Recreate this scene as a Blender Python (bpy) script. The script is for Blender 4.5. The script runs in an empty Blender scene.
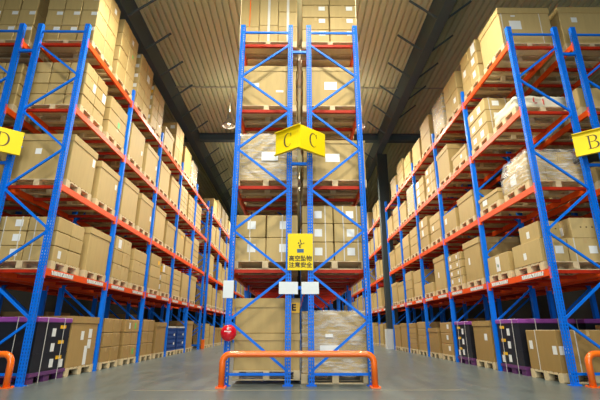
import bpy, bmesh, math, random
from mathutils import Vector, Matrix
random.seed(7)
SC = bpy.context.scene
COL = SC.collection

# ------------------------------------------------------------------ key measures (metres)
D = 6.543            # front plane of all rack ends
P = 2.293            # bay pitch along the aisle
XA = 4.066           # aisle face of the right racks
XL = 4.10            # aisle face of the left racks
LV = [0.0, 1.70, 3.15, 4.65, 6.10]     # beam centre heights (level 0 = floor)
HT = 6.49            # upright height
LEVELNAME = ['floor level', 'first level', 'second level', 'third level', 'top level']
ORD = ['first', 'second', 'third', 'fourth', 'fifth', 'sixth', 'seventh', 'eighth', 'ninth', 'tenth',
       'eleventh', 'twelfth', 'thirteenth', 'fourteenth', 'fifteenth', 'sixteenth']

# ------------------------------------------------------------------ materials
def nt(name):
    m = bpy.data.materials.new(name); m.use_nodes = True
    t = m.node_tree
    return m, t, t.nodes, t.links, t.nodes['Principled BSDF']

def plain(name, col, rough=0.5, metal=0.0, spec=0.5, noise=0.0, nscale=8.0, coat=0.0):
    m, t, N, L, b = nt(name)
    b.inputs['Base Color'].default_value = (*col, 1)
    b.inputs['Roughness'].default_value = rough
    b.inputs['Metallic'].default_value = metal
    b.inputs['Specular IOR Level'].default_value = spec
    b.inputs['Coat Weight'].default_value = coat
    if noise:
        tc = N.new('ShaderNodeTexCoord'); n = N.new('ShaderNodeTexNoise'); n.inputs['Scale'].default_value = nscale
        n.inputs['Detail'].default_value = 4
        L.new(tc.outputs['Object'], n.inputs['Vector'])
        mx = N.new('ShaderNodeMix'); mx.data_type = 'RGBA'
        mx.inputs['A'].default_value = (*[c*(1-noise) for c in col], 1)
        mx.inputs['B'].default_value = (*[min(1, c*(1+noise)) for c in col], 1)
        L.new(n.outputs['Fac'], mx.inputs['Factor']); L.new(mx.outputs['Result'], b.inputs['Base Color'])
    return m

def kraft(name, c1, c2, rough=0.62):
    """corrugated board: each box its own shade, faint streaks and scuffs"""
    m, t, N, L, b = nt(name)
    oi = N.new('ShaderNodeObjectInfo')
    mx = N.new('ShaderNodeMix'); mx.data_type = 'RGBA'
    mx.inputs['A'].default_value = (*c1, 1); mx.inputs['B'].default_value = (*c2, 1)
    L.new(oi.outputs['Random'], mx.inputs['Factor'])
    tc = N.new('ShaderNodeTexCoord')
    mp = N.new('ShaderNodeMapping'); mp.inputs['Scale'].default_value = (9, 9, 1.2)
    L.new(tc.outputs['Object'], mp.inputs['Vector'])
    n = N.new('ShaderNodeTexNoise'); n.inputs['Scale'].default_value = 2.2; n.inputs['Detail'].default_value = 5
    L.new(mp.outputs['Vector'], n.inputs['Vector'])
    mr = N.new('ShaderNodeMapRange'); mr.inputs['From Min'].default_value = .3; mr.inputs['From Max'].default_value = .7
    mr.inputs['To Min'].default_value = .95; mr.inputs['To Max'].default_value = 1.03
    L.new(n.outputs['Fac'], mr.inputs['Value'])
    m2 = N.new('ShaderNodeMix'); m2.data_type = 'RGBA'; m2.blend_type = 'MULTIPLY'; m2.inputs['Factor'].default_value = 1
    L.new(mx.outputs['Result'], m2.inputs['A']); L.new(mr.outputs['Result'], m2.inputs['B'])
    L.new(m2.outputs['Result'], b.inputs['Base Color'])
    b.inputs['Roughness'].default_value = rough; b.inputs['Specular IOR Level'].default_value = .35
    return m

M = {}
M['kraft'] = kraft('kraft_board', (.45, .315, .118), (.53, .385, .162))
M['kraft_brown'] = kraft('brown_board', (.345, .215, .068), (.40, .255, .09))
M['wood'] = plain('pallet_wood', (.64, .51, .30), .75, noise=.18, nscale=14)
M['blue'] = plain('blue_enamel', (.001, .16, .80), .45, spec=.22, noise=.08, nscale=3)
M['red'] = plain('orange_red_enamel', (.84, .088, .006), .42, spec=.3, noise=.08, nscale=3)
M['shaded_red'] = plain('shaded_red_enamel', (.42, .022, .005), .5, spec=.2, noise=.12, nscale=5)  # beam enamel made darker; shade below the decks is put into the colour
M['orange'] = plain('orange_paint', (.93, .165, .008), .28, coat=.4)
M['yellow'] = plain('yellow_sign', (.84, .63, .003), .42, spec=.25)
M['yellowedge'] = plain('sign_edge', (.55, .40, .01), .5)
M['black'] = plain('black_ink', (.012, .010, .010), .6)
M['ink'] = plain('brown_ink', (.06, .035, .01), .6)
M['white'] = plain('white_paper', (.70, .75, .79), .55)
M['label'] = plain('white_label', (.78, .79, .78), .5)
M['strap'] = plain('white_strap', (.62, .60, .55), .35)
M['tape'] = plain('brown_tape', (.56, .39, .17), .25)
M['tan'] = plain('yellow_tag', (.85, .48, .01), .5)
M['green'] = plain('green_tag', (.08, .55, .10), .5)
M['purple'] = plain('purple_plastic', (.27, .06, .33), .42, noise=.1)
M['purpledark'] = plain('dark_purple_plastic', (.13, .034, .15), .5, noise=.1)
M['crate'] = plain('black_plastic', (.010, .011, .017), .38, noise=.2)
M['bluecrate'] = plain('blue_plastic', (.012, .06, .26), .45, noise=.1)
M['bell'] = plain('red_gloss', (.62, .004, .016), .16, coat=.6)
M['steel'] = plain('dark_grey_steel', (.070, .105, .110), .6, noise=.12, nscale=2)
M['column'] = plain('dark_green_steel', (.022, .034, .034), .5, noise=.15, nscale=2)
M['lampmetal'] = plain('grey_lamp_metal', (.40, .38, .33), .4, metal=.4)
M['cord'] = plain('pale_cord', (.5, .45, .32), .6)
M['bag'] = plain('white_woven', (.72, .66, .50), .6, noise=.15, nscale=6)
M['redink'] = plain('red_ink', (.55, .08, .06), .6)
M['wallm'] = plain('grey_wall', (.07, .068, .06), .8, noise=.1, nscale=.7)
M['roof'] = plain('beige_roof_sheet', (.55, .555, .33), .55, noise=.05, nscale=.6)
M['screw'] = plain('pale_metal', (.6, .6, .58), .3, metal=.8)
M['whitepaint'] = plain('white_paint', (.62, .64, .64), .6, noise=.08)
M['foam'] = plain('pale_foam', (.55, .53, .48), .7)

def beamlabel():
    m, t, N, L, b = nt('barcode_strip')
    tc = N.new('ShaderNodeTexCoord'); w = N.new('ShaderNodeTexWave'); w.inputs['Scale'].default_value = 5.5
    w.bands_direction = 'Y'; w.inputs['Distortion'].default_value = 9; w.inputs['Detail'].default_value = 3
    L.new(tc.outputs['Object'], w.inputs['Vector'])
    cr = N.new('ShaderNodeValToRGB'); cr.color_ramp.elements[0].position = .08; cr.color_ramp.elements[1].position = .18
    cr.color_ramp.elements[0].color = (.25, .25, .27, 1); cr.color_ramp.elements[1].color = (.80, .80, .78, 1)
    L.new(w.outputs['Fac'], cr.inputs['Fac']); L.new(cr.outputs['Color'], b.inputs['Base Color'])
    return m
M['barcode'] = beamlabel()

def film():
    m, t, N, L, b = nt('stretch_film')
    out = N['Material Output']
    b.inputs['Base Color'].default_value = (.82, .80, .76, 1); b.inputs['Roughness'].default_value = .22
    tr = N.new('ShaderNodeBsdfTransparent')
    mix = N.new('ShaderNodeMixShader')
    tc = N.new('ShaderNodeTexCoord'); mp = N.new('ShaderNodeMapping'); mp.inputs['Scale'].default_value = (2.4, 2.4, 11)
    mp.inputs['Rotation'].default_value = (0, .18, 0)
    L.new(tc.outputs['Object'], mp.inputs['Vector'])
    n = N.new('ShaderNodeTexNoise'); n.inputs['Scale'].default_value = 2.4; n.inputs['Detail'].default_value = 6
    L.new(mp.outputs['Vector'], n.inputs['Vector'])
    cr = N.new('ShaderNodeMapRange'); cr.inputs['From Min'].default_value = .38; cr.inputs['From Max'].default_value = .68
    cr.inputs['To Min'].default_value = .05; cr.inputs['To Max'].default_value = .55
    L.new(n.outputs['Fac'], cr.inputs['Value'])
    bp = N.new('ShaderNodeBump'); bp.inputs['Strength'].default_value = .5; bp.inputs['Distance'].default_value = .03
    L.new(n.outputs['Fac'], bp.inputs['Height']); L.new(bp.outputs['Normal'], b.inputs['Normal'])
    L.new(cr.outputs['Result'], mix.inputs['Fac']); L.new(tr.outputs['BSDF'], mix.inputs[1]); L.new(b.outputs['BSDF'], mix.inputs[2])
    L.new(mix.outputs['Shader'], out.inputs['Surface'])
    return m
M['film'] = film()

def concrete():
    m, t, N, L, b = nt('concrete_floor')
    tc = N.new('ShaderNodeTexCoord')
    n1 = N.new('ShaderNodeTexNoise'); n1.inputs['Scale'].default_value = .55; n1.inputs['Detail'].default_value = 7; n1.inputs['Roughness'].default_value = .62
    n2 = N.new('ShaderNodeTexNoise'); n2.inputs['Scale'].default_value = 16; n2.inputs['Detail'].default_value = 4
    mp = N.new('ShaderNodeMapping'); mp.inputs['Scale'].default_value = (2.2, .35, 1); mp.inputs['Rotation'].default_value = (0, 0, .15)
    L.new(tc.outputs['Object'], mp.inputs['Vector'])
    n3 = N.new('ShaderNodeTexNoise'); n3.inputs['Scale'].default_value = 2.2; n3.inputs['Detail'].default_value = 6
    L.new(mp.outputs['Vector'], n3.inputs['Vector'])
    L.new(tc.outputs['Object'], n1.inputs['Vector']); L.new(tc.outputs['Object'], n2.inputs['Vector'])
    cr = N.new('ShaderNodeValToRGB')
    cr.color_ramp.elements[0].position = .32; cr.color_ramp.elements[0].color = (.078, .098, .097, 1)
    cr.color_ramp.elements[1].position = .70; cr.color_ramp.elements[1].color = (.155, .182, .176, 1)
    a = N.new('ShaderNodeMath'); a.operation = 'ADD'; a2 = N.new('ShaderNodeMath'); a2.operation = 'MULTIPLY_ADD'
    L.new(n1.outputs['Fac'], a.inputs[0]); L.new(n3.outputs['Fac'], a.inputs[1])
    a2.inputs[1].default_value = .46
    L.new(a.outputs[0], a2.inputs[0])
    s = N.new('ShaderNodeMath'); s.operation = 'MULTIPLY'; s.inputs[1].default_value = .08
    L.new(n2.outputs['Fac'], s.inputs[0]); L.new(s.outputs[0], a2.inputs[2])
    L.new(a2.outputs[0], cr.inputs['Fac']); L.new(cr.outputs['Color'], b.inputs['Base Color'])
    mr = N.new('ShaderNodeMapRange'); mr.inputs['To Min'].default_value = .22; mr.inputs['To Max'].default_value = .42
    L.new(n3.outputs['Fac'], mr.inputs['Value']); L.new(mr.outputs['Result'], b.inputs['Roughness'])
    b.inputs['Specular IOR Level'].default_value = .45
    return m
M['floor'] = concrete()

# ------------------------------------------------------------------ mesh helpers
def add_box(bm, x0, x1, y0, y1, z0, z1, mi=0):
    vs = [bm.verts.new(c) for c in ((x0,y0,z0),(x1,y0,z0),(x1,y1,z0),(x0,y1,z0),(x0,y0,z1),(x1,y0,z1),(x1,y1,z1),(x0,y1,z1))]
    for f in ((0,3,2,1),(4,5,6,7),(0,1,5,4),(1,2,6,5),(2,3,7,6),(3,0,4,7)):
        bm.faces.new([vs[i] for i in f]).material_index = mi
    return vs

def add_bar(bm, a, b, w, d, up=(0, 1, 0)):
    """rectangular bar from a to b; d = thickness along `up`, w across"""
    a, b = Vector(a), Vector(b); t = (b - a).normalized(); u = Vector(up)
    s = t.cross(u).normalized(); u = s.cross(t).normalized()
    vs = []
    for p in (a, b):
        for i, j in ((-1,-1),(1,-1),(1,1),(-1,1)):
            vs.append(bm.verts.new(p + s*(w/2*i) + u*(d/2*j)))
    for f in ((0,3,2,1),(4,5,6,7),(0,1,5,4),(1,2,6,5),(2,3,7,6),(3,0,4,7)):
        bm.faces.new([vs[i] for i in f])

def add_tube(bm, pts, r, n=14, cap=True):
    pts = [Vector(p) for p in pts]; rings = []
    prev = None
    for i, p in enumerate(pts):
        t = (pts[min(i+1, len(pts)-1)] - pts[max(i-1, 0)]).normalized()
        if prev is None:
            s = t.orthogonal().normalized()
        else:
            s = (prev - t*prev.dot(t)).normalized()
        prev = s; u = t.cross(s)
        rings.append([bm.verts.new(p + (s*math.cos(2*math.pi*k/n) + u*math.sin(2*math.pi*k/n))*r) for k in range(n)])
    for a, b in zip(rings, rings[1:]):
        for k in range(n):
            f = bm.faces.new((a[k], a[(k+1) % n], b[(k+1) % n], b[k])); f.smooth = True
    if cap:
        bm.faces.new(rings[0][::-1]); bm.faces.new(rings[-1])

def add_lathe(bm, prof, n=24, axis='Z'):
    rings = []
    for r, z in prof:
        ring = []
        for k in range(n):
            c, s = math.cos(2*math.pi*k/n)*r, math.sin(2*math.pi*k/n)*r
            ring.append(bm.verts.new((c, s, z) if axis == 'Z' else (c, z, s)))
        rings.append(ring)
    for a, b in zip(rings, rings[1:]):
        for k in range(n):
            f = bm.faces.new((a[k], a[(k+1) % n], b[(k+1) % n], b[k])); f.smooth = True
    bm.faces.new(rings[0][::-1]); bm.faces.new(rings[-1])

def mesh(name, bm, mats, recalc=True):
    if recalc: bmesh.ops.recalc_face_normals(bm, faces=bm.faces[:])
    me = bpy.data.meshes.new(name); bm.to_mesh(me); bm.free()
    for m in (mats if isinstance(mats, (list, tuple)) else [mats]): me.materials.append(m)
    return me

def bevel(bm, w, seg=1):
    bmesh.ops.bevel(bm, geom=bm.edges[:], offset=w, segments=seg, affect='EDGES', profile=.6)

def put(name, me, parent=None, loc=(0,0,0), rot=(0,0,0)):
    o = bpy.data.objects.new(name, me); COL.objects.link(o); o.location = loc; o.rotation_euler = rot
    if parent is not None: o.parent = parent
    return o

def tag(o, label, cat, group=None, kind=None):
    o['label'] = label; o['category'] = cat
    if group: o['group'] = group
    if kind: o['kind'] = kind
    return o

def struct(o, label, cat):
    o['kind'] = 'structure'; o['label'] = label; o['category'] = cat
    return o

CACHE = {}
def cached(key, fn):
    if key not in CACHE: CACHE[key] = fn()
    return CACHE[key]

def box_mesh(name, dx, dy, dz, mat, bev=.006):
    def mk():
        bm = bmesh.new(); add_box(bm, -dx/2, dx/2, -dy/2, dy/2, 0, dz)
        if bev: bevel(bm, bev)
        return mesh(name, bm, M[mat])
    return cached((name, round(dx,3), round(dy,3), round(dz,3), mat), mk)

# ------------------------------------------------------------------ the building
bm = bmesh.new(); add_box(bm, -12, 12, -9, 50, -.12, 0)
struct(put('floor', mesh('floor', bm, M['floor'])), 'smooth grey polished concrete warehouse floor', 'floor')

def roof_mesh():
    """trapezoid sheet, ribs running along the aisles"""
    bm = bmesh.new(); z = 9.87; x = -12.0; prof = []
    while x < 12.0:
        prof += [(x, z), (x+.128, z), (x+.142, z+.085), (x+.186, z+.085)]; x += .2
    prof.append((12.0, z))
    lo = [bm.verts.new((a, -9, b)) for a, b in prof]; hi = [bm.verts.new((a, 50, b)) for a, b in prof]
    lo2 = [bm.verts.new((a, -9, b+.02)) for a, b in prof]; hi2 = [bm.verts.new((a, 50, b+.02)) for a, b in prof]
    for i in range(len(prof)-1):
        bm.faces.new((lo[i], lo[i+1], hi[i+1], hi[i])); bm.faces.new((lo2[i], hi2[i], hi2[i+1], lo2[i+1]))
    return mesh('ceiling', bm, M['roof'], False)
struct(put('ceiling', roof_mesh()), 'beige corrugated metal roof sheet', 'ceiling')
for nm, c in (('wall_left', (-12.2,-12,-9,50,0,10)), ('wall_right', (12,12.2,-9,50,0,10)), ('wall_far', (-12,12,50,50.2,0,10))):
    bm = bmesh.new(); add_box(bm, *c)
    struct(put(nm, mesh(nm, bm, M['wallm'])), 'plain warehouse wall', 'wall')
# unseen wall behind the camera; its wide opening is added for front light
bm = bmesh.new()
add_box(bm, -12, -4.2, -9.2, -9, 0, 10); add_box(bm, 4.2, 12, -9.2, -9, 0, 10); add_box(bm, -4.2, 4.2, -9.2, -9, 5.2, 10)
struct(put('wall_near', mesh('wall_near', bm, M['wallm'])), 'warehouse wall with a wide opening added to let light in', 'wall')

# girders along the aisles, cross beam, fly braces, column
def girder(x0, x1):
    bm = bmesh.new()
    add_box(bm, x0, x1, -8.9, 49.9, 9.07, 9.11); add_box(bm, x0, x1, -8.9, 49.9, 9.83, 9.86)
    add_box(bm, x0+.03, x1-.03, -8.9, 49.9, 9.11, 9.83)
    return bm
for nm, x0, x1, wd in (('trim_1', -5.06, -4.75, 'left'), ('trim_2', 3.86, 4.16, 'right')):
    g = put(nm, mesh('girder', girder(x0, x1), M['steel'])); g['kind'] = 'structure'
    g['label'] = 'dark grey roof girder running along the %s aisle' % wd; g['category'] = 'roof girder'
bm = bmesh.new()
add_box(bm, -11.9, 11.9, 17.75, 18.05, 9.50, 9.54); add_box(bm, -11.9, 11.9, 17.87, 17.93, 9.54, 9.82); add_box(bm, -11.9, 11.9, 17.75, 18.05, 9.82, 9.86)
g = put('trim_3', mesh('cross_beam', bm, M['steel'])); struct(g, 'dark steel beam crossing under the roof', 'roof beam')
y = 3.8
bm_key = []
def fly(x, s):
    bm = bmesh.new(); add_bar(bm, (0, 0, 0), (s*.76, 0, .62), .05, .04); return mesh('fly_brace', bm, M['steel'])
FLY = {(sx, s): fly(0, s) for sx in (0,) for s in (-1, 1)}
NTH = 0
for x0, nm in ((-4.85, 'left'), (4.02, 'right')):
    k = 0
    for i in range(14):
        yy = 7.85 + 1.41*i
        if abs(yy-17.9) < .3: continue
        for s in (-1, 1):
            if nm == 'left' and s == -1: continue
            if s*x0 > 0 and i > 5: continue
            o = put('roof_brace', FLY[(0, s)], None, (x0 + (.12*s if nm == 'right' else .05), yy, 9.10))
            side = 'towards the middle' if s*x0 < 0 else 'towards the outer wall'
            tag(o, 'thin dark brace rising %s, %s one along the %s roof girder' % (side, ORD[i], nm), 'roof brace', 'fly braces on the roof girders', 'structure')
# round conduit feeding the lamps
bm = bmesh.new(); add_tube(bm, [(-11.9, 13.8, 9.82), (11.9, 13.8, 9.82)], .02, 8)
struct(put('trim_4', mesh('conduit', bm, M['lampmetal'])), 'thin conduit crossing under the roof at the lamp', 'conduit')
# column between the two right-hand rack blocks
def column(x, y, nm, lab):
    bm = bmesh.new(); w = .24
    add_box(bm, -w, w, -.16, -.14, 0, 9.07); add_box(bm, -w, w, .14, .16, 0, 9.07); add_box(bm, -.012, .012, -.14, .14, 0, 9.07)
    add_box(bm, -w, -w+.02, -.14, .14, 0, 9.07)
    c = put(nm, mesh('column', bm, M['column']), None, (x, y, 0)); struct(c, lab, 'column')
    bm = bmesh.new(); add_box(bm, -w-.07, w+.05, -.21, .21, 0, .82)
    put('column_guard', mesh('column_guard', bm, M['whitepaint']), c)
column(4.16, 18.55, 'column_right', 'dark steel column with white base at the end of the right rack')

# ------------------------------------------------------------------ racks
PW, PD = .09, .075   # upright width (x) and depth (y)

def plate(bm, p0, ux, uz, w, h, holes, t):
    """thin steel plate at p0 spanning ux*w by uz*h with one or two columns of slots; thickness along n*t"""
    p0, ux, uz = Vector(p0), Vector(ux), Vector(uz); n = ux.cross(uz)
    hw, hh, pitch = .016, .028, .05
    xs = [0.0]
    for c in holes: xs += [c-hw/2, c+hw/2]
    xs.append(w)
    rows = int(h/pitch); zs = []
    for i in range(rows): zs += [i*pitch, i*pitch + hh]
    zs.append(h)
    for off in (0, t):
        g = [[bm.verts.new(p0 + ux*x + uz*z + n*off) for x in xs] for z in zs]
        for r in range(len(zs)-1):
            for c in range(len(xs)-1):
                if r % 2 == 0 and c % 2 == 1 and 0 < r < len(zs)-2: continue
                bm.faces.new((g[r][c], g[r][c+1], g[r+1][c+1], g[r+1][c]))

def post_mesh(detail):
    bm = bmesh.new(); t = .003
    if detail:
        plate(bm, (-PW/2, 0, 0), (1,0,0), (0,0,1), PW, HT, (.025, .065), -t)
        plate(bm, (-PW/2, PD, 0), (0,-1,0), (0,0,1), PD, HT, (PD/2,), -t)
        plate(bm, (PW/2, 0, 0), (0,1,0), (0,0,1), PD, HT, (PD/2,), -t)
        add_box(bm, -PW/2, -PW/2+.02, PD-.003, PD, 0, HT); add_box(bm, PW/2-.02, PW/2, PD-.003, PD, 0, HT)
    else:
        add_box(bm, -PW/2, PW/2, 0, .006, 0, HT); add_box(bm, -PW/2, -PW/2+.006, .006, PD, 0, HT); add_box(bm, PW/2-.006, PW/2, .006, PD, 0, HT)
    return mesh('post', bm, M['blue'], not detail)
POST = {True: post_mesh(True), False: post_mesh(False)}
def fp():
    bm = bmesh.new(); add_box(bm, -.075, .075, -.02, .11, 0, .008)
    for sx in (-.06, .06):
        add_box(bm, sx-.012, sx+.012, -.008, .012, .008, .022)
    return mesh('footplate', bm, M['blue'])
FOOT = fp()

def brace_mesh(a, b):
    def mk():
        bm = bmesh.new()
        add_bar(bm, (a[0], PD/2, a[1]), (b[0], PD/2, b[1]), .038, .028)
        return mesh('brace', bm, M['blue'])
    return cached(('brace', a, b), mk)

def frame(rack, y, width, gap_sign, detail):
    """upright frame in the rack's local space: x from 0 (aisle) to width*gap_sign (gap side)"""
    f = put('upright_frame', None, rack, (0, y, 0))
    xa, xg = gap_sign*PW/2, gap_sign*(width-PW/2)
    for x in (xa, xg):
        p = put('post', POST[detail], f, (x, 0, 0))
        if detail: put('footplate', FOOT, f, (x, 0, 0))
    nodes = [(xg, .20), (xa, .93), (xg, 1.65), (xa, 2.37), (xg, 3.10), (xa, 3.85), (xg, 4.60), (xa, 5.33), (xg, 6.06)]
    r3 = lambda q: (round(q[0], 4), q[1])
    for a, b in zip(nodes, nodes[1:]):
        put('diagonal_brace', brace_mesh(r3(a), r3(b)), f)
    for z in (.16, 6.33):
        put('horizontal_brace', brace_mesh((round(xa, 4), z), (round(xg, 4), z)), f)
    return f

def beam_mesh(L_):
    def mk():
        bm = bmesh.new()
        add_box(bm, -.022, .022, 0, L_, -.06, .05)
        return mesh('beam', bm, M['red'])
    return cached(('beam', L_), mk)
def conn_mesh(sx, sy):
    bm = bmesh.new(); add_box(bm, -.028, .028, -.012, .012, -.11, .045)
    x = sx*.027; add_box(bm, x-.003, x+.003, min(sy*.045, 0), max(sy*.045, 0), -.11, .085)
    return mesh('beam_connector', bm, M['red'])
CONN = {(sx, sy): conn_mesh(sx, sy) for sx in (-1, 1) for sy in (-1, 1)}
def strip_mesh():
    bm = bmesh.new(); add_box(bm, -.002, .002, -.34, .34, -.034, .034); return mesh('location_strip', bm, M['barcode'])
STRIP = strip_mesh()
def bar_mesh(w):
    def mk():
        bm = bmesh.new()
        add_box(bm, 0, w, -.025, .025, -.02, .035)
        return mesh('support_bar', bm, M['shaded_red'])
    return cached(('sbar', w), mk)

def make_rack(x_aisle, width, gap_sign, y0, bays, label, strips=True, gap_posts=True, spacer=0):
    """gap_sign: +1 when the rack extends to +x from its aisle face"""
    r = put('pallet_rack', None, None, (x_aisle, y0, 0))
    tag(r, label, 'rack', 'blue and orange pallet racks')
    for n in range(bays+1):
        frame(r, n*P, width, gap_sign, n == 0 and y0 < 8)
    for n in range(bays):
        ya, Lb = n*P + PD, P - PD
        for lv in range(1, 5):
            for side, x in (('a', .03), ('g', width-.03)):
                b = put('beam', beam_mesh(round(Lb, 4)), r, (gap_sign*x, ya, LV[lv]))
                if side == 'a':
                    for yc, sy in ((.012, -1), (Lb-.012, 1)):
                        put('beam_connector', CONN[(-gap_sign, sy)], b, (0, yc, 0))
                    if lv == 1 and strips:
                        for yc in (.52, Lb-.50):
                            put('location_strip', STRIP, b, (-gap_sign*.0245, yc, -.004))
            for q in (.10, .80, 1.40, 2.02):
                put('support_bar', bar_mesh(round(width-.104, 4)), r, (.052 if gap_sign > 0 else -width+.052, ya+q-.02, LV[lv]))
    if spacer:
        for z in (5.88, 3.56, 1.43):
            bm = bmesh.new(); x0 = gap_sign*width; add_bar(bm, (x0, PD/2, z), (x0+gap_sign*spacer, PD/2, z), .05, .04)
            put('row_spacer', mesh('row_spacer', bm, M['blue']), r)
    return r

CW = .963
make_rack(-1.155, 1.015, 1, D, 5, 'left one of the two racks standing under the yellow C sign', spacer=.26)
make_rack(1.115, .99, -1, D, 5, 'right one of the two racks standing under the yellow C sign')
make_rack(-XL, 1.0, -1, D, 5, 'rack on the left aisle beside the yellow D sign', spacer=.265)
make_rack(XA, 1.0, 1, D, 5, 'rack on the right aisle beside the yellow B sign', spacer=.265)
make_rack(-XL-1.27, 1.0, -1, D, 5, 'rack at the far left edge, behind the D sign rack', strips=False)
make_rack(XA+1.27, 1.0, 1, D, 5, 'rack at the far right edge, behind the B sign rack', strips=False)
Y2 = 18.85
BACK_BAYS = 8
make_rack(-XL, 1.0, -1, Y2, BACK_BAYS, 'second rack block along the left aisle, beyond the D sign rack')
make_rack(XA, 1.0, 1, Y2, BACK_BAYS, 'second rack block along the right aisle, beyond the dark column')

# ------------------------------------------------------------------ pallets
PH = .145
def slat_mesh(dx, dy):
    def mk():
        bm = bmesh.new(); n = 7; w = dy/n*.74
        for i in range(n):
            y = -dy/2 + w/2 + i*(dy-w)/(n-1)
            add_box(bm, -dx/2, dx/2, y-w/2, y+w/2, PH-.018, PH)
        for x in (-dx/2+.05, 0, dx/2-.05):
            add_box(bm, x-.05, x+.05, -dy/2, dy/2, PH-.034, PH-.018)
        return mesh('deck', bm, M['wood'])
    return cached(('deck', dx, dy), mk)
def block_mesh():
    bm = bmesh.new(); add_box(bm, -.05, .05, -.065, .065, .016, PH-.034); return mesh('block', bm, M['wood'])
BLOCK = block_mesh()
def runner_mesh(dx):
    def mk():
        bm = bmesh.new(); add_box(bm, -dx/2, dx/2, -.05, .05, 0, .016); return mesh('runner', bm, M['wood'])
    return cached(('runner', dx), mk)
def whole_pallet_mesh(dx, dy):
    def mk():
        bm = bmesh.new()
        add_box(bm, -dx/2, dx/2, -dy/2, dy/2, PH-.02, PH)
        for x in (-dx/2+.05, 0, dx/2-.05):
            add_box(bm, x-.05, x+.05, -dy/2, dy/2, PH-.034, PH-.02)
        for y in (-dy/2+.065, 0, dy/2-.065):
            for x in (-dx/2+.05, 0, dx/2-.05): add_box(bm, x-.05, x+.05, y-.065, y+.065, .016, PH-.034)
            add_box(bm, -dx/2, dx/2, y-.05, y+.05, 0, .016)
        return mesh('wooden_pallet', bm, M['wood'])
    return cached(('wpallet', dx, dy), mk)

def pallet(cx, cy, z, dx, dy, label, detail):
    dx, dy = round(dx, 3), round(dy, 3)
    if detail:
        o = put('wooden_pallet', slat_mesh(dx, dy), None, (cx, cy, z))
        for x in (-dx/2+.05, 0, dx/2-.05):
            for y in (-dy/2+.065, 0, dy/2-.065):
                put('block', BLOCK, o, (x, y, 0))
        for y in (-dy/2+.065, 0, dy/2-.065): put('runner', runner_mesh(dx), o, (0, y, 0))
    else:
        o = put('wooden_pallet', whole_pallet_mesh(dx, dy), None, (cx, cy, z))
    return tag(o, label, 'pallet', 'wooden pallets under the loads')

def text_mesh(name, body, size, mat, extr=.002, bold=0.0):
    cu = bpy.data.curves.new(name, 'FONT'); cu.body = body; cu.size = size; cu.extrude = extr; cu.offset = bold
    cu.align_x = 'CENTER'; cu.align_y = 'CENTER'; cu.resolution_u = 3
    o = bpy.data.objects.new(name, cu); COL.objects.link(o)
    me = bpy.data.meshes.new_from_object(o.evaluated_get(bpy.context.evaluated_depsgraph_get()))
    me.name = name; me.materials.clear(); me.materials.append(mat)
    bpy.data.objects.remove(o); bpy.data.curves.remove(cu)
    return me

# ------------------------------------------------------------------ cartons and other loads
def sticker(parent, face, dims, u, v, w, h, mat='label', name='shipping_label', aside=1):
    """flat sticker on a face of a box-shaped parent. face 'f' = towards -y, 'a' = the aisle face (x = aside*dx/2).
    u: 0..1 across, v: 0..1 up, w,h metres"""
    dx, dy, dz = dims; t = .003
    def mk():
        bm = bmesh.new()
        if face == 'f': add_box(bm, -w/2, w/2, -t, t*.3, -h/2, h/2)
        else: add_box(bm, -t, t, -w/2, w/2, -h/2, h/2)
        return mesh(name, bm, M[mat])
    me = cached((name, face, w, h, mat), mk)
    if face == 'f': loc = (-dx/2 + u*dx, -dy/2, v*dz)
    else: loc = (aside*(dx/2), -dy/2 + u*dy, v*dz)
    return put(name, me, parent, loc)

def strap(parent, dims, u, axis='y', aside=1, mat='strap', w=.016):
    """a band round the box: axis 'y' crosses the front (−y) face at u, 'x' crosses the aisle face at u"""
    dx, dy, dz = dims; t = .004
    def mk():
        bm = bmesh.new()
        if axis == 'y':
            add_box(bm, -w/2, w/2, -dy/2-t, -dy/2, 0, dz+t); add_box(bm, -w/2, w/2, -dy/2, dy/2, dz, dz+t); add_box(bm, -w/2, w/2, dy/2, dy/2+t, 0, dz+t)
        else:
            add_box(bm, -dx/2-t, -dx/2, -w/2, w/2, 0, dz+t); add_box(bm, -dx/2, dx/2, -w/2, w/2, dz, dz+t); add_box(bm, dx/2, dx/2+t, -w/2, w/2, 0, dz+t)
        return mesh('strap', bm, M[mat])
    me = cached(('strap', axis, round(dx,3), round(dy,3), round(dz,3), mat, w), mk)
    return put('strap', me, parent, (-dx/2+u*dx, 0, 0) if axis == 'y' else (0, -dy/2+u*dy, 0))

def tape(parent, dims, axis):
    """packing tape: a strip over the top seam that runs a little way down two opposite sides"""
    dx, dy, dz = dims; t = .002; w = .05; dn = min(.09, dz*.3)
    def mk():
        bm = bmesh.new()
        if axis == 'y':
            add_box(bm, -w/2, w/2, -dy/2-t, -dy/2, dz-dn, dz+t); add_box(bm, -w/2, w/2, -dy/2, dy/2, dz, dz+t); add_box(bm, -w/2, w/2, dy/2, dy/2+t, dz-dn, dz+t)
        else:
            add_box(bm, -dx/2-t, -dx/2, -w/2, w/2, dz-dn, dz+t); add_box(bm, -dx/2, dx/2, -w/2, w/2, dz, dz+t); add_box(bm, dx/2, dx/2+t, -w/2, w/2, dz-dn, dz+t)
        return mesh('packing_tape', bm, M['tape'])
    return put('packing_tape', cached(('tape', axis, round(dx,3), round(dy,3), round(dz,3)), mk), parent)

def lid_mesh(dx, dy, h, mat):
    def mk():
        bm = bmesh.new(); t = .012
        add_box(bm, -dx/2-t, dx/2+t, -dy/2-t, -dy/2, -h, t); add_box(bm, -dx/2-t, dx/2+t, dy/2, dy/2+t, -h, t)
        add_box(bm, -dx/2-t, -dx/2, -dy/2, dy/2, -h, t); add_box(bm, dx/2, dx/2+t, -dy/2, dy/2, -h, t)
        add_box(bm, -dx/2, dx/2, -dy/2, dy/2, 0, t)
        return mesh('lid', bm, M[mat])
    return cached(('lid', round(dx,3), round(dy,3), h, mat), mk)

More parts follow.
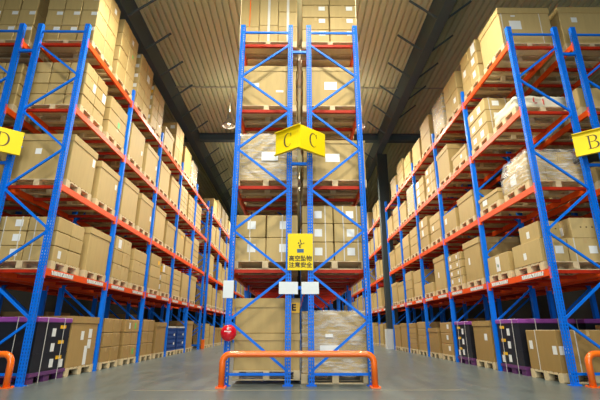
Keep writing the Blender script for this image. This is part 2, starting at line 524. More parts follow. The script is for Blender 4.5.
def film_mesh(dx, dy, dz, taper=0.0):
    bm = bmesh.new(); rnd = random.Random(int(dz*1000)); n = 9; rows = 9
    rings = []
    for r in range(rows+1):
        z = .012 + (dz-.012)*r/rows; ring = []; k = 1 - taper*max(0, r/rows-.53)*1.4
        pts = []
        for i in range(n): pts.append((-dx/2+dx*i/n, -dy/2))
        for i in range(n): pts.append((dx/2, -dy/2+dy*i/n))
        for i in range(n): pts.append((dx/2-dx*i/n, dy/2))
        for i in range(n): pts.append((-dx/2, dy/2-dy*i/n))
        for x, y in pts:
            q = 1.012 + rnd.uniform(0, .012)
            ring.append(bm.verts.new((x*q*k, y*q*k, z + rnd.uniform(-.008, .008))))
        rings.append(ring)
    m = 4*n
    for a, b in zip(rings, rings[1:]):
        for k in range(m):
            f = bm.faces.new((a[k], a[(k+1) % m], b[(k+1) % m], b[k])); f.smooth = True
    bm.faces.new(rings[-1])
    return mesh('stretch_film', bm, M['film'])

LOADS = []      # (rackkey, y, level, spec, cx, cy, ...) filled below

RACKS = {       # name used in labels, aisle x, direction from the aisle into the rack, load extents
    'D':  ('D-sign rack', -XL-.02, -1),
    'B':  ('B-sign rack', XA+.02, 1),
    'CL': ('left C-sign rack', -1.18, 1),
    'CR': ('right C-sign rack', 1.18, -1),
    'DD': ('rack behind D-sign rack', -XL-1.28, -1),
    'BB': ('rack behind B-sign rack', XA+1.28, 1),
    'FD': ('far left rack', -XL, -1),
    'FB': ('far right rack', XA, 1),
}
PLAN = {}
def plan(rk, slot, lv, kind, h, **kw):
    PLAN.setdefault((rk, lv), []).append((slot, kind, h, kw))

def slot_y(rk, slot):
    y0 = Y2 if rk in ('FD', 'FB') else D
    n = int(slot[:-1]); s = slot[-1]
    return y0 + n*P + (.24 if s == 'a' else 1.345)

def rowword(r, rows):
    if rows == 1: return ''
    if rows == 2: return ('lower row', 'upper row')[r]
    if rows == 3: return ('bottom row', 'middle row', 'top row')[r]
    if r == 0: return 'bottom row'
    if r == rows-1: return 'top row'
    return ORD[r] + ' row up'

def build_load(rk, lv, idx, slot, kind, h, kw):
    rname, xa, into = RACKS[rk]
    if rk not in ('CL', 'CR'): h = h*(.85 if lv else 1.06 if rk in ('D', 'DD') else .92)
    where = '%s load, %s %s' % (ORD[idx], rname, LEVELNAME[lv])
    where2 = '%s load from the front on the %s, %s' % (ORD[idx], rname, LEVELNAME[lv])
    far = rk in ('FD', 'FB'); bay = int(slot[:-1])
    dxT = kw.get('dx', 1.15 if rk in ('CL', 'CR') else 1.08); dyT = kw.get('dy', .91)
    y0 = slot_y(rk, slot) + kw.get('oy', 0)
    base = LV[lv] + .052 if lv else 0.0
    xoff = kw.get('xo', 0)
    cx = xa + into*(dxT/2 + xoff); cy = y0 + dyT/2
    aside = -into                 # which local x side faces the aisle
    detail = bay <= 1 and not far
    if kind == 'crate':
        return build_crate(cx, cy, base, dxT, dyT, .99, aside, where, kw)
    pallet(cx, cy, base, dxT-.02, dyT, 'wooden pallet under %s' % where2, detail)
    z = base + PH
    mat = kw.get('mat', 'kraft')
    G = 'cartons stacked on the racks'
    if kind == 'big':
        bx, by = dxT-.03, dyT-.03
        lid = kw.get('lid', .11)
        me = box_mesh('lidded_carton' if lid else 'large_carton', bx, by, h, mat, .008)
        o = put('lidded_carton' if lid else 'large_carton', me, None, (cx, cy, z))
        look = ('brown' if mat == 'kraft_brown' else 'kraft')
        if lid:
            put('lid', lid_mesh(bx, by, lid, mat), o, (0, 0, h))
        d = (bx, by, h)
        if not lid: tape(o, d, 'y')
        ex = []
        for st in kw.get('st', ()):
            sticker(o, *st[:1], d, *st[1:], aside=aside); ex.append(st)
        for s in kw.get('straps', ()):
            strap(o, d, s, 'y')
        for s in kw.get('xstraps', ()):
            strap(o, d, s, 'x')
        w = 'strapped ' if kw.get('straps') or kw.get('xstraps') else ''
        tag(o, 'large %s%s carton %sforming the %s' % (w, look, 'with a lid ' if lid else '', where), 'carton', 'large cartons on the racks')
        return
    if kind == 'wrap':
        bx, by = dxT-.05, dyT-.06
        z += .003
        o = put('wrapped_carton', box_mesh('wrapped_carton', bx, by, h, mat, .01), None, (cx, cy, z))
        put('stretch_film', film_mesh(bx, by, h+.012, kw.get('taper', 0)), o)
        for st in kw.get('st', ()): sticker(o, *st[:1], (bx*1.045, by*1.045, h), *st[1:], aside=aside)
        if kw.get('lid'): put('lid', lid_mesh(bx*.995, by*.995, kw['lid'], mat), o, (0, 0, h-.012))
        tag(o, 'large carton in shiny stretch film forming the %s' % where, 'carton', 'film wrapped cartons on the racks')
        return
    if kind == 'bag':
        bm = bmesh.new(); add_box(bm, -dxT*.46, dxT*.46, -dyT*.44, dyT*.44, 0, h)
        bmesh.ops.subdivide_edges(bm, edges=bm.edges[:], cuts=5, use_grid_fill=True)
        rnd = random.Random(4)
        for v in bm.verts:
            e = max(abs(v.co.x)/(dxT*.46), abs(v.co.y)/(dyT*.44))
            v.co.z = v.co.z*(1 - .28*max(0, e-.55)/.45) if v.co.z > h*.3 else v.co.z
            if v.co.z > .02: v.co += Vector((rnd.uniform(-.018, .018), rnd.uniform(-.018, .018), rnd.uniform(-.02, .02)))
        for f in bm.faces: f.smooth = True
        o = put('woven_sack', mesh('woven_sack', bm, M['bag']), None, (cx, cy, z))
        bm = bmesh.new()
        for (x, zz, w, hh) in ((-.12, .17, .015, .10), (-.09, .10, .05, .015), (.06, .13, .012, .13)):
            add_box(bm, x-w/2, x+w/2, -dyT*.44-.022, -dyT*.44+.01, zz-hh/2, zz+hh/2)
        put('red_print', mesh('red_print', bm, M['redink']), o)
        tag(o, 'lumpy white wrapped bundle with red marks, ' + where, 'bundle')
        return
    if kind == 'bluestack':
        n = 5; hh = h/n
        def mk():
            bm = bmesh.new(); bx, by = dxT-.04, dyT-.03
            add_box(bm, -bx/2+.02, bx/2-.02, -by/2+.02, by/2-.02, 0, hh-.004)
            for zz in (0, hh-.04): add_box(bm, -bx/2, bx/2, -by/2, by/2, zz, zz+.034)
            for i in range(7):
                y = -by/2+.02+(by-.04)*i/6; add_box(bm, -bx/2+.004, bx/2-.004, y-.014, y+.014, .03, hh-.04)
            return mesh('plastic_crate', bm, M['bluecrate'])
        me = cached(('bluestack', round(hh, 3), round(dyT, 3)), mk)
        for i in range(n):
            o = put('plastic_crate', me, None, (cx, cy, z+i*hh))
            if i in (1, 3): sticker(o, 'a', (dxT-.04, dyT-.03, hh), .8, .5, .12, .07, aside=aside)
            tag(o, 'blue plastic crate, %s, in the %s' % (rowword(i, n), where), 'crate', 'blue plastic crates by the left aisle')
        bm = bmesh.new(); add_box(bm, -dxT/2+.02, dxT/2-.02, -dyT/2+.015, dyT/2-.015, 0, .05); bevel(bm, .01)
        o = put('foam_sheet', mesh('foam_sheet', bm, M['foam']), None, (cx, cy, z+h))
        tag(o, 'pale foam sheet lying on the blue crates, ' + where, 'sheet')
        return
    # ---- stack of cartons
    rows = kw.get('rows', 3); ny = kw.get('ny', 2); nx = kw.get('nx', 2)
    ch = h/rows; cdx = (dxT-.02)/nx; cdy = (dyT-.02)/ny
    front = kw.get('front', bay == 0)
    me_d = (cdx-.016, cdy-.016, ch-.007)
    me = box_mesh('carton', *me_d, mat, .011)
    skip = kw.get('skip', ())
    for r in range(rows):
        for j in range(ny):
            for i in range(nx):
                if i > 0 and not (front and j == 0): continue
                if (r, j, i) in skip: continue
                x = xa + into*(xoff + .01 + cdx*(i+.5)); y = y0 + .01 + cdy*(j+.5)
                jit = random.uniform(-.008, .008) if detail else 0
                if far:
                    a, c, e = [q/2 for q in me_d]
                    add_box(FARBM, x-a, x+a, y-c, y+c, z+.003+ch*r, z+ch*r+e*2); continue
                o = put('carton', me, None, (x + jit*.6, y + abs(jit), z + ch*r))
                o.rotation_euler.z = random.uniform(-.004, .004) if detail else 0
                looks = []
                st = kw.get('cst')           # stickers on every carton of the load
                for s in (st or ()):
                    if s[0] == 'f' and j > 0: continue
                    if s[0] == 'a' and i > 0: continue
                    sticker(o, *s[:1], me_d, *s[1:], aside=aside)
                    if 'label' not in looks: looks.append('label')
                for s in kw.get('one', {}).get((r, j, i), ()):
                    t_ = sticker(o, *s[:1], me_d, *s[1:], aside=aside)
                    if s[0] == 'f' and 'tan' in s and lv == 0:
                        put('letter', text_mesh('tag_letter', 'E', .11, M['black'], .001, .006), t_, (0, -.0045, 0), (math.pi/2, 0, 0))
                    looks.append({'tan': 'tag', 'green': 'grn'}.get(s[5] if len(s) > 5 else 'label', 'label'))
                if j == 0:
                    for s in kw.get('straps', ()): strap(o, me_d, s, 'y'); looks.append('strap')
                if i == 0:
                    for s in kw.get('xstraps', ()): strap(o, me_d, s, 'x'); looks.append('strap')
                if detail and not kw.get('straps'): tape(o, me_d, kw.get('tape', 'x'))
                adj = 'yellow-tagged' if 'tag' in looks else 'green-tagged' if 'grn' in looks else 'white-labelled' if 'label' in looks else 'strapped' if 'strap' in looks else 'plain'
                colw = '' if ny == 1 else ' near end' if j == 0 else ' far end' if j == ny-1 else ' middle'
                if front and nx > 1 and j == 0:
                    if rk in ('CL', 'CR') or i > 0 or ny == 1:
                        if nx == 2: colw = (' aisle side', ' inner side')[i]
                        else: colw = (' aisle side', ' centre', ' inner side')[i]
                rw = rowword(r, rows)
                rest = (' ' + rw if rw else '') + colw
                tag(o, '%s carton,%s, %s' % (adj, rest or ' single', where), 'carton', G)

def build_crate(cx, cy, z, dx, dy, h, aside, where, kw):
    """collapsible bulk container: purple pallet base, black sleeve, purple lid, straps and stickers"""
    o = put('bulk_crate', None, None, (cx, cy, z))
    def base():
        bm = bmesh.new(); add_box(bm, -dx/2, dx/2, -dy/2, dy/2, .10, .155)
        for x in (-dx/2+.08, 0, dx/2-.08):
            for y in (-dy/2+.09, 0, dy/2-.09): add_box(bm, x-.06, x+.06, y-.08, y+.08, 0, .10)
        return mesh('pallet_base', bm, M['purpledark'])
    put('pallet_base', cached(('cbase', dx, dy), base), o)
    def sleeve():
        bm = bmesh.new(); add_box(bm, -dx/2+.02, dx/2-.02, -dy/2+.02, dy/2-.02, .155, h-.07)
        for q in (.34, .67):
            zz = .17+(h-.24)*q; add_box(bm, -dx/2+.014, dx/2-.014, -dy/2+.014, dy/2-.014, zz-.01, zz+.01)
        return mesh('sleeve', bm, M['crate'])
    s = put('sleeve', cached(('csleeve', dx, dy, h), sleeve), o)
    def lid():
        bm = bmesh.new(); add_box(bm, -dx/2, dx/2, -dy/2, dy/2, h-.08, h); bevel(bm, .012); return mesh('lid', bm, M['purple'])
    put('lid', cached(('clid', dx, dy, h), lid), o)
    d = (dx-.03, dy-.03, h)
    for u in (.25, .75): strap(o, (dx, dy, h), u, 'x', w=.012)
    for u in (.3, .7): strap(o, (dx, dy, h), u, 'y', w=.012)
    for u, v in ((.50, .76), (.52, .52), (.56, .27), (.86, .25)):
        sticker(o, 'a', d, u, v, .10, .13, aside=aside)
    for v in (.85, .60, .35): sticker(o, 'a', d, .76, v, .17, .055, 'tan', 'yellow_tag', aside=aside)
    tag(o, 'black bulk crate with purple lid, %s' % where, 'crate', 'black and purple bulk crates')

# ================= the load plan, rack by rack (slot = bay number + a near / b far) =================
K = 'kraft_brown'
WL = ('a', .5, .6, .16, .16)
# --- D-sign rack (left aisle)
plan('D','0a',0,'crate',.97,dy=1.02,oy=-.06)
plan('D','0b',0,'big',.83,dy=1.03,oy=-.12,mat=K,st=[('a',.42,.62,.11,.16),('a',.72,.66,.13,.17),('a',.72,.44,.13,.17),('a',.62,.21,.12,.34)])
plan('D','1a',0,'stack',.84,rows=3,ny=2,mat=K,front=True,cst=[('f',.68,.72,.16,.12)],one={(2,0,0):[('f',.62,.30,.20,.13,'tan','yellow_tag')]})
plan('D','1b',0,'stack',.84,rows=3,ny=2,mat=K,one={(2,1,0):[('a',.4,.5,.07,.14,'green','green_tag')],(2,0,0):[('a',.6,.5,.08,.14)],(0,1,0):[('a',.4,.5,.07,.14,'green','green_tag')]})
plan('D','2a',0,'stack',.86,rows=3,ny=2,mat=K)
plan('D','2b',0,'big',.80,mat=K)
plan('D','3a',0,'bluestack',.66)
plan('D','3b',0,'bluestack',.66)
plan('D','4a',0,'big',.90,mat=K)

plan('D','0a',1,'stack',.90,rows=3,ny=2,nx=2,cst=[('f',.72,.55,.13,.12)],straps=(.25,.8),one={(0,0,0):[('a',.4,.5,.09,.13)]})
plan('D','0b',1,'big',.98)
plan('D','1a',1,'stack',1.12,rows=3,ny=2,cst=[('f',.7,.6,.15,.13)],front=True,one={(2,0,0):[('a',.5,.5,.16,.2),('f',.8,.5,.13,.16,'tan','yellow_tag')]})
plan('D','1b',1,'stack',1.02,rows=3,ny=1)
plan('D','2a',1,'stack',1.15,rows=3,ny=1,one={(2,0,0):[('a',.75,.4,.12,.12,'tan','yellow_tag')]},oy=.05)
plan('D','2b',1,'stack',.98,rows=3,ny=2,one={(2,0,0):[('a',.3,.5,.16,.2),('f',.85,.4,.13,.18,'tan','yellow_tag')],(1,0,0):[('f',.8,.5,.16,.14)],(0,0,0):[('f',.8,.5,.16,.14)]})
plan('D','3a',1,'stack',1.0,rows=5,ny=1)
plan('D','3b',1,'big',1.0,lid=0)
plan('D','4a',1,'big',1.05)

plan('D','0a',2,'big',1.02,st=[('f',.42,.62,.11,.11),('a',.9,.72,.09,.16)],lid=.12)
plan('D','0b',2,'big',.95,st=[('a',.88,.62,.08,.12)],lid=.12)
plan('D','1a',2,'big',1.05,lid=.12,straps=(.2,))
plan('D','1b',2,'big',1.02,lid=.13,st=[('a',.9,.45,.09,.14)])
plan('D','2a',2,'big',1.05)
plan('D','2b',2,'big',.85)
plan('D','3a',2,'big',.90,st=[('a',.65,.82,.2,.14,'tan','yellow_tag')])
plan('D','3b',2,'big',.85)
plan('D','4a',2,'stack',1.15,rows=4,ny=1)

plan('D','0a',3,'stack',1.12,rows=4,ny=2,nx=3,one={(2,1,0):[('a',.75,.5,.14,.2)],(2,0,0):[('a',.8,.4,.1,.18)]})
plan('D','0b',3,'stack',1.05,rows=3,ny=1,one={(1,0,0):[('a',.55,.35,.10,.13,'green','green_tag')]})
plan('D','1a',3,'big',1.02,lid=0,st=[('a',.86,.42,.07,.12)],straps=(.8,))
plan('D','1b',3,'big',.95,st=[('a',.9,.5,.08,.12)])
plan('D','2a',3,'big',.95)
plan('D','2b',3,'big',.85)
plan('D','3a',3,'stack',1.05,rows=5,ny=1,xstraps=(.3,.7))
plan('D','3b',3,'stack',1.05,rows=5,ny=1,xstraps=(.5,))
plan('D','4a',3,'stack',1.1,rows=5,ny=1)

plan('D','0a',4,'stack',1.80,rows=4,ny=2,nx=3,cst=[('f',.78,.78,.12,.08)],one={(3,1,0):[('a',.5,.45,.09,.12)]})
plan('D','0b',4,'stack',1.80,dy=.93,rows=4,ny=2,one={(3,1,0):[('a',.3,.4,.09,.12)],(2,1,0):[('a',.5,.5,.07,.07,'green','green_tag')]})
plan('D','1a',4,'stack',1.72,rows=5,ny=2,cst=[('f',.76,.72,.15,.10)],front=True,one={(3,1,0):[('a',.3,.6,.18,.2)]})
plan('D','1b',4,'stack',1.45,rows=4,ny=2,cst=[('f',.76,.7,.15,.11)],front=True,one={(3,0,0):[('f',.6,.4,.3,.12,'tan','yellow_tag')]})
plan('D','2a',4,'big',.62,st=[('f',.8,.5,.1,.1)])
plan('D','2b',4,'stack',1.5,rows=3,ny=2,one={(2,0,0):[('f',.7,.6,.15,.12)]})
plan('D','3a',4,'big',1.1,lid=0,st=[('f',.82,.65,.2,.14,'tan','yellow_tag')])
plan('D','3b',4,'wrap',1.0)

# --- B-sign rack (right aisle)
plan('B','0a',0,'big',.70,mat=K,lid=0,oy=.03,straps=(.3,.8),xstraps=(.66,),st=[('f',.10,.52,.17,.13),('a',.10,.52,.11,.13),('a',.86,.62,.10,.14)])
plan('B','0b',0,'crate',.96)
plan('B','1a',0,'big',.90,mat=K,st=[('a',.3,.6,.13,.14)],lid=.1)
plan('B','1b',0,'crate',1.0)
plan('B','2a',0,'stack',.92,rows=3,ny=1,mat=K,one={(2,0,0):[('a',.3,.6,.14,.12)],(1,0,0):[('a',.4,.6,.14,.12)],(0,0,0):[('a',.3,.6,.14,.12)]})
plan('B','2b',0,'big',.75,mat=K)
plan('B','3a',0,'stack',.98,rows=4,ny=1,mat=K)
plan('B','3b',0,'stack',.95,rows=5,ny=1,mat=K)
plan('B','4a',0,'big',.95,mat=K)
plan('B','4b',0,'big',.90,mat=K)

plan('B','0a',1,'mixed',.72)
plan('B','0b',1,'big',.44,lid=0,st=[('a',.5,.5,.16,.30),('a',.5,.4,.05,.06,'green','green_tag')])
plan('B','1a',1,'big',1.08,lid=.12,st=[('a',.7,.5,.08,.16)])
plan('B','1b',1,'stack',.95,rows=4,ny=1,cst=[('a',.82,.55,.10,.10),('a',.3,.5,.08,.09)],xstraps=(.15,))
plan('B','2a',1,'big',1.08,lid=.12,st=[('a',.6,.45,.07,.16)])
plan('B','2b',1,'big',.33,lid=0)
plan('B','3a',1,'stack',1.0,rows=2,ny=1)
plan('B','3b',1,'stack',1.1,rows=3,ny=1)
plan('B','4a',1,'big',.8)
plan('B','4b',1,'big',.9)

plan('B','0a',2,'wrapstack',.76)
plan('B','0b',2,'big',.28,lid=.06,st=[('a',.7,.5,.2,.14)])
plan('B','1a',2,'big',.72,lid=.12)
plan('B','1b',2,'big',.60,lid=0,st=[('a',.8,.6,.14,.16)])
plan('B','2a',2,'stack',.90,rows=3,ny=1,one={(1,0,0):[('a',.7,.5,.12,.14)]})
plan('B','2b',2,'stack',1.1,rows=3,ny=1,one={(2,0,0):[('a',.6,.5,.15,.2)],(1,0,0):[('a',.6,.5,.15,.2)]})
plan('B','3a',2,'stack',1.05,rows=3,ny=1)
plan('B','3b',2,'stack',1.0,rows=2,ny=1)
plan('B','4a',2,'big',.9)
plan('B','4b',2,'big',.8)

plan('B','0a',3,'bag',.40)
plan('B','0b',3,'stack',1.05,rows=3,ny=1,nx=2,front=True,cst=[('f',.5,.55,.15,.12),('a',.32,.45,.15,.15),('a',.75,.45,.15,.12)],straps=(.22,.95))
plan('B','1a',3,'big',.36,lid=.07,st=[('a',.35,.4,.09,.09)])
plan('B','1b',3,'big',.98,lid=.12)
plan('B','2a',3,'stack',1.0,rows=3,ny=1,cst=[('a',.75,.55,.14,.14)],xstraps=(.35,))
plan('B','2b',3,'stack',.95,rows=3,ny=1,cst=[('a',.7,.5,.25,.2)])
plan('B','3a',3,'wrap',1.1)
plan('B','3b',3,'big',.75)
plan('B','4a',3,'stack',1.0,rows=3,ny=1)
plan('B','4b',3,'big',.8)

plan('B','0a',4,'big',1.02,lid=.13,st=[('f',.30,.52,.24,.21),('f',.28,.78,.09,.03)],straps=(.05,.8))
plan('B','0b',4,'stack',1.2,rows=3,ny=2,one={(2,0,0):[('a',.35,.5,.2,.25)],(1,0,0):[('a',.5,.6,.16,.16)],(1,1,0):[('a',.6,.6,.14,.16)],(0,0,0):[('a',.5,.6,.14,.16)]},front=True)
plan('B','1a',4,'stack',1.2,rows=2,ny=2,one={(0,0,0):[('a',.5,.5,.14,.14)]},oy=.04)
plan('B','1b',4,'wrap',1.15)
plan('B','2a',4,'stack',1.2,rows=2,ny=1,oy=.04,front=True,nx=1)
plan('B','2b',4,'big',.85,lid=0)
plan('B','3a',4,'stack',.9,rows=2,ny=2)
plan('B','3b',4,'stack',1.15,rows=4,ny=1)
plan('B','4a',4,'big',.8)

# --- the two C-sign racks (front loads)
plan('CL','0a',0,'twotier',1.08)
plan('CR','0a',0,'wrap',.93,dx=1.08,xo=.09,lid=0,st=[('f',.42,.38,.30,.12),('f',.42,.60,.12,.05)])
plan('CL','0a',1,'stack',.80,rows=2,ny=1,nx=2,dx=1.12,xo=.04,straps=(.5,),cst=[('f',.55,.55,.14,.14)])
plan('CR','0a',1,'stack',.97,rows=3,ny=1,nx=2,dx=1.12,xo=.04,straps=(.3,.75),cst=[('f',.52,.5,.13,.13)])
plan('CL','0a',2,'wrap',.90,st=[('f',.55,.50,.30,.17)],xo=-.0)
plan('CR','0a',2,'big',.76,lid=.05,st=[('f',.47,.56,.26,.16)],xo=-.02)
plan('CL','0a',3,'big',.86,lid=.10,st=[('f',.30,.52,.14,.09),('f',.72,.36,.14,.04)],xo=-.03)
plan('CR','0a',3,'big',.84,lid=.07,st=[('f',.48,.52,.24,.17)],xo=-.01)
plan('CL','0a',4,'topstack',1.5)
plan('CR','0a',4,'stack',1.55,rows=5,ny=1,nx=2,cst=[('f',.74,.72,.13,.10)],tape='y')
for rk in ('CL', 'CR'):  # mostly hidden loads, added to keep the rack interior dark
    for lv in range(1, 5):
        for sl in ('0b', '1a') if lv < 3 else ('0b',):
            plan(rk, sl, lv, 'big', random.choice((.75, .85)), lid=.1)

# --- racks behind (only the ends show)
plan('DD','0a',0,'crate',.97)
plan('DD','0a',1,'stack',.86,rows=3,ny=1,nx=2,cst=[('f',.6,.55,.13,.12)])
plan('DD','0a',2,'big',1.0,lid=.12)
plan('DD','0a',3,'stack',1.1,rows=4,ny=1,nx=3,one={(2,0,0):[('f',.5,.6,.08,.08,'green','green_tag')]})
plan('DD','0a',4,'stack',1.80,rows=4,ny=1,nx=3,cst=[('f',.78,.78,.12,.08)])
plan('BB','0a',0,'stack',.80,rows=2,ny=1,nx=2,mat=K,cst=[('f',.5,.5,.14,.12)])
plan('BB','0b',0,'crate',.98)
plan('BB','0a',1,'stack',.90,rows=2,ny=1,nx=2,cst=[('f',.4,.5,.14,.14)],straps=(.75,))
plan('BB','0a',2,'big',.42,lid=.06)
plan('BB','0a',3,'big',.5,lid=0,straps=(.2,.5))
plan('BB','0a',4,'big',1.05,lid=.13,st=[('f',.28,.66,.12,.12)])
plan('DD','0b',0,'crate',.97)
for rk in ('DD', 'BB'):  # loads added deeper in to darken the view through the front racks
    for sl in ('1a', '1b', '2a', '2b', '3a', '3b', '4a'):
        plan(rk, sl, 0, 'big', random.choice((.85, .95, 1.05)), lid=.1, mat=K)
    for lv in range(1, 5):
        plan(rk, '0b', lv, 'big', random.choice((.8, .95)), lid=.1)

# --- second blocks further down the aisles
rf = random.Random(21)
for rk, nb in (('FD', 8), ('FB', 8)):
    for lv in range(5):
        for n in range(nb):
            for s in 'ab':
                if rf.random() < .06: continue
                if lv >= 2 and n > 5: continue
                t = rf.random(); h = rf.uniform(.75, 1.15)
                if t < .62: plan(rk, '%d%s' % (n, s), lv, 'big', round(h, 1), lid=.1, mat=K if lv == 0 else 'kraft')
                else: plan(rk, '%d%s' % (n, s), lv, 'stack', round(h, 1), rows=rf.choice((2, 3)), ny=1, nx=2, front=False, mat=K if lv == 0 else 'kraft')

def special(rk, lv, idx, slot, kind, h, kw):
    """loads with their own arrangement"""
    rname, xa, into = RACKS[rk]; aside = -into
    where = '%s load, %s %s' % (ORD[idx], rname, LEVELNAME[lv])
    where2 = '%s load from the front on the %s, %s' % (ORD[idx], rname, LEVELNAME[lv])
    y0 = slot_y(rk, slot); base = LV[lv]+.052; z = base+PH
    if kind == 'wrapstack':       # two layers of low cartons under loose film, the upper layer pulled in
        dx, dy = 1.08, .91; cx, cy = xa+into*dx/2, y0+dy/2
        pallet(cx, cy, base, dx-.02, dy, 'wooden pallet under %s' % where2, True)
        for r, (nx, hh, ins) in enumerate(((3, .32, 0), (3, .29, .09))):
            w = (dx-.03-2*ins)/nx; dyy = dy-.03-2*ins
            me = box_mesh('carton', w-.006, dyy, hh-.004, 'kraft', .008)
            for i in range(nx):
                o = put('carton', me, None, (xa+into*(.015+ins+w*(i+.5)), cy, z + (.32 if r else 0)))
                if r == 0 and i == 0: sticker(o, 'a', (w-.006, dyy, hh), .55, .55, .2, .2, aside=aside)
                else: tape(o, (w-.006, dyy, hh-.004), 'y')
                tag(o, 'film-covered %s carton, %s %s, %s' % ('labelled' if r == 0 and i == 0 else 'plain', rowword(r, 2), ('aisle side', 'centre', 'inner side')[i], where), 'carton', 'cartons stacked on the racks')
        f = put('plastic_cover', film_mesh(dx-.01, dy-.01, .635, .20), None, (cx, cy, z))
        tag(f, 'loose clear film cover draped over the low cartons, ' + where, 'film cover')
    if kind == 'twotier':         # two big boxes on one pallet, the upper one with a telescoping lid
        dx, dy = 1.06, .91; x0 = xa+into*.13; cx, cy = x0+into*dx/2, y0+dy/2
        pallet(cx, cy, base, dx-.02, dy, 'wooden pallet under %s' % where2, True)
        d = (dx-.03, dy-.03, .53)
        for k, nm in enumerate(('large_carton', 'lidded_carton')):
            o = put(nm, box_mesh(nm, *d, 'kraft', .008), None, (cx, cy, z+k*.545))
            if k:
                put('lid', lid_mesh(d[0], d[1], .13, 'kraft'), o, (0, 0, d[2]))
                t = sticker(o, 'f', (d[0]+.03, d[1]+.03, d[2]), .915, .74, .15, .16, 'tan', 'yellow_tag')
                put('letter', text_mesh('tag_letter', 'E', .14, M['black'], .001, .006), t, (-.02, -.0045, 0), (math.pi/2, 0, 0))
            else:
                put('lid', lid_mesh(d[0], d[1], .09, 'kraft'), o, (0, 0, d[2]))
            tag(o, 'wide %s carton %s, %s' % (('plain', 'yellow-tagged')[k], ('on the pallet below another', 'on top of another')[k], where), 'carton', 'large cartons on the racks')
    if kind == 'mixed':           # a full lower row, two smaller boxes set apart on top
        dx, dy = 1.12, .93; cx, cy = xa+into*dx/2, y0+dy/2
        pallet(cx, cy, base, dx-.02, dy, 'wooden pallet under %s' % where2, True)
        for k, (xs, w, d0, zz, hh, nm) in enumerate(((.0, .48, .90, 0, .40, 'lower row aisle side'), (.49, .62, .90, 0, .40, 'lower row inner side'), (.03, .38, .62, .402, .30, 'upper row aisle side'), (.60, .52, .60, .402, .36, 'upper row inner side'))):
            d = (w-.006, d0, hh-.003)
            o = put('carton', box_mesh('carton', *d, 'kraft', .006), None, (xa+into*(xs+w/2), y0+.01+d0/2, z+zz))
            tape(o, d, 'y')
            if k < 2: strap(o, d, .18, 'y'); sticker(o, 'f', d, .68, .5, .14, .13)
            if k in (0, 2): sticker(o, 'a', d, .55, .4, .09, .12, aside=aside)
            if k == 3: sticker(o, 'a', d, .5, .45, .15, .15, aside=aside)
            if k >= 2:
                bm = bmesh.new()
                for q in range(3): add_box(bm, -.1+.1*q, -.075+.1*q, -d0/2-.003, -d0/2+.002, hh*.5, hh*.5+.02)
                put('printed_mark', mesh('printed_mark', bm, M['ink']), o)
            tag(o, '%s carton, %s, %s' % ('strapped' if k < 2 else 'smaller', nm, where), 'carton', 'cartons stacked on the racks')
    if kind == 'topstack':        # mixed upright and flat cartons
        dx, dy = 1.17, .91; x0 = xa - .04*into; cx, cy = x0+into*dx/2, y0+dy/2
        pallet(cx, cy, base, dx-.02, dy, 'wooden pallet under %s' % where2, True)
        w = dx/3
        spec = [(0, 0, .36), (0, .36, .70), (0, 1.06, .33), (1, 0, .40), (1, .40, .80), (1, 1.20, .33), (2, 0, .38), (2, .38, .36), (2, .74, .80)]
        for i, zz, hh in spec:
            me = box_mesh('carton', w-.008, dy-.03, hh-.004, 'kraft', .008)
            o = put('carton', me, None, (x0+into*w*(i+.5), cy, z+zz))
            tape(o, (w-.008, dy-.03, hh-.004), 'y')
            if i == 0 and zz == .36: strap(o, (w-.008, dy-.03, hh-.004), .5, 'y', mat='orange', w=.02)
            if i > 0: strap(o, (w-.008, dy-.03, hh-.004), .5, 'y', w=.05)
            k = [q for q in spec if q[0] == i].index((i, zz, hh))
            tag(o, '%s carton, %s of %s column, %s' % ('orange-striped' if i == 0 and zz == .36 else 'taped', ('bottom', 'middle', 'top')[k], ('aisle side', 'centre', 'inner')[i], where), 'carton', 'cartons stacked on the racks')

FARBM = bmesh.new()
for (rk, lv), lst in PLAN.items():
    lst.sort(key=lambda q: (int(q[0][:-1]), q[0][-1]))
    for idx, (slot, kind, h, kw) in enumerate(lst):
        if kind in ('wrapstack', 'topstack', 'twotier', 'mixed'): special(rk, lv, idx, slot, kind, h, kw)
        else: build_load(rk, lv, idx, slot, kind, h, kw)

o = put('distant_cartons', mesh('distant_cartons', FARBM, M['kraft']))
tag(o, 'small kraft cartons in stacks far down both aisles, beyond the first rack blocks', 'cartons', None, 'stuff')

# ------------------------------------------------------------------ writing
def outline_mesh(name, loops, mat, extr=.002):
    cu = bpy.data.curves.new(name, 'CURVE'); cu.dimensions = '2D'; cu.fill_mode = 'BOTH'; cu.extrude = extr
    for lp in loops:
        sp = cu.splines.new('POLY'); sp.points.add(len(lp)-1); sp.use_cyclic_u = True
        for p, q in zip(sp.points, lp): p.co = (q[0], q[1], 0, 1)
    o = bpy.data.objects.new(name, cu); COL.objects.link(o)
    me = bpy.data.meshes.new_from_object(o.evaluated_get(bpy.context.evaluated_depsgraph_get()))
    me.name = name; me.materials.clear(); me.materials.append(mat)
    bpy.data.objects.remove(o); bpy.data.curves.remove(cu)
    return me

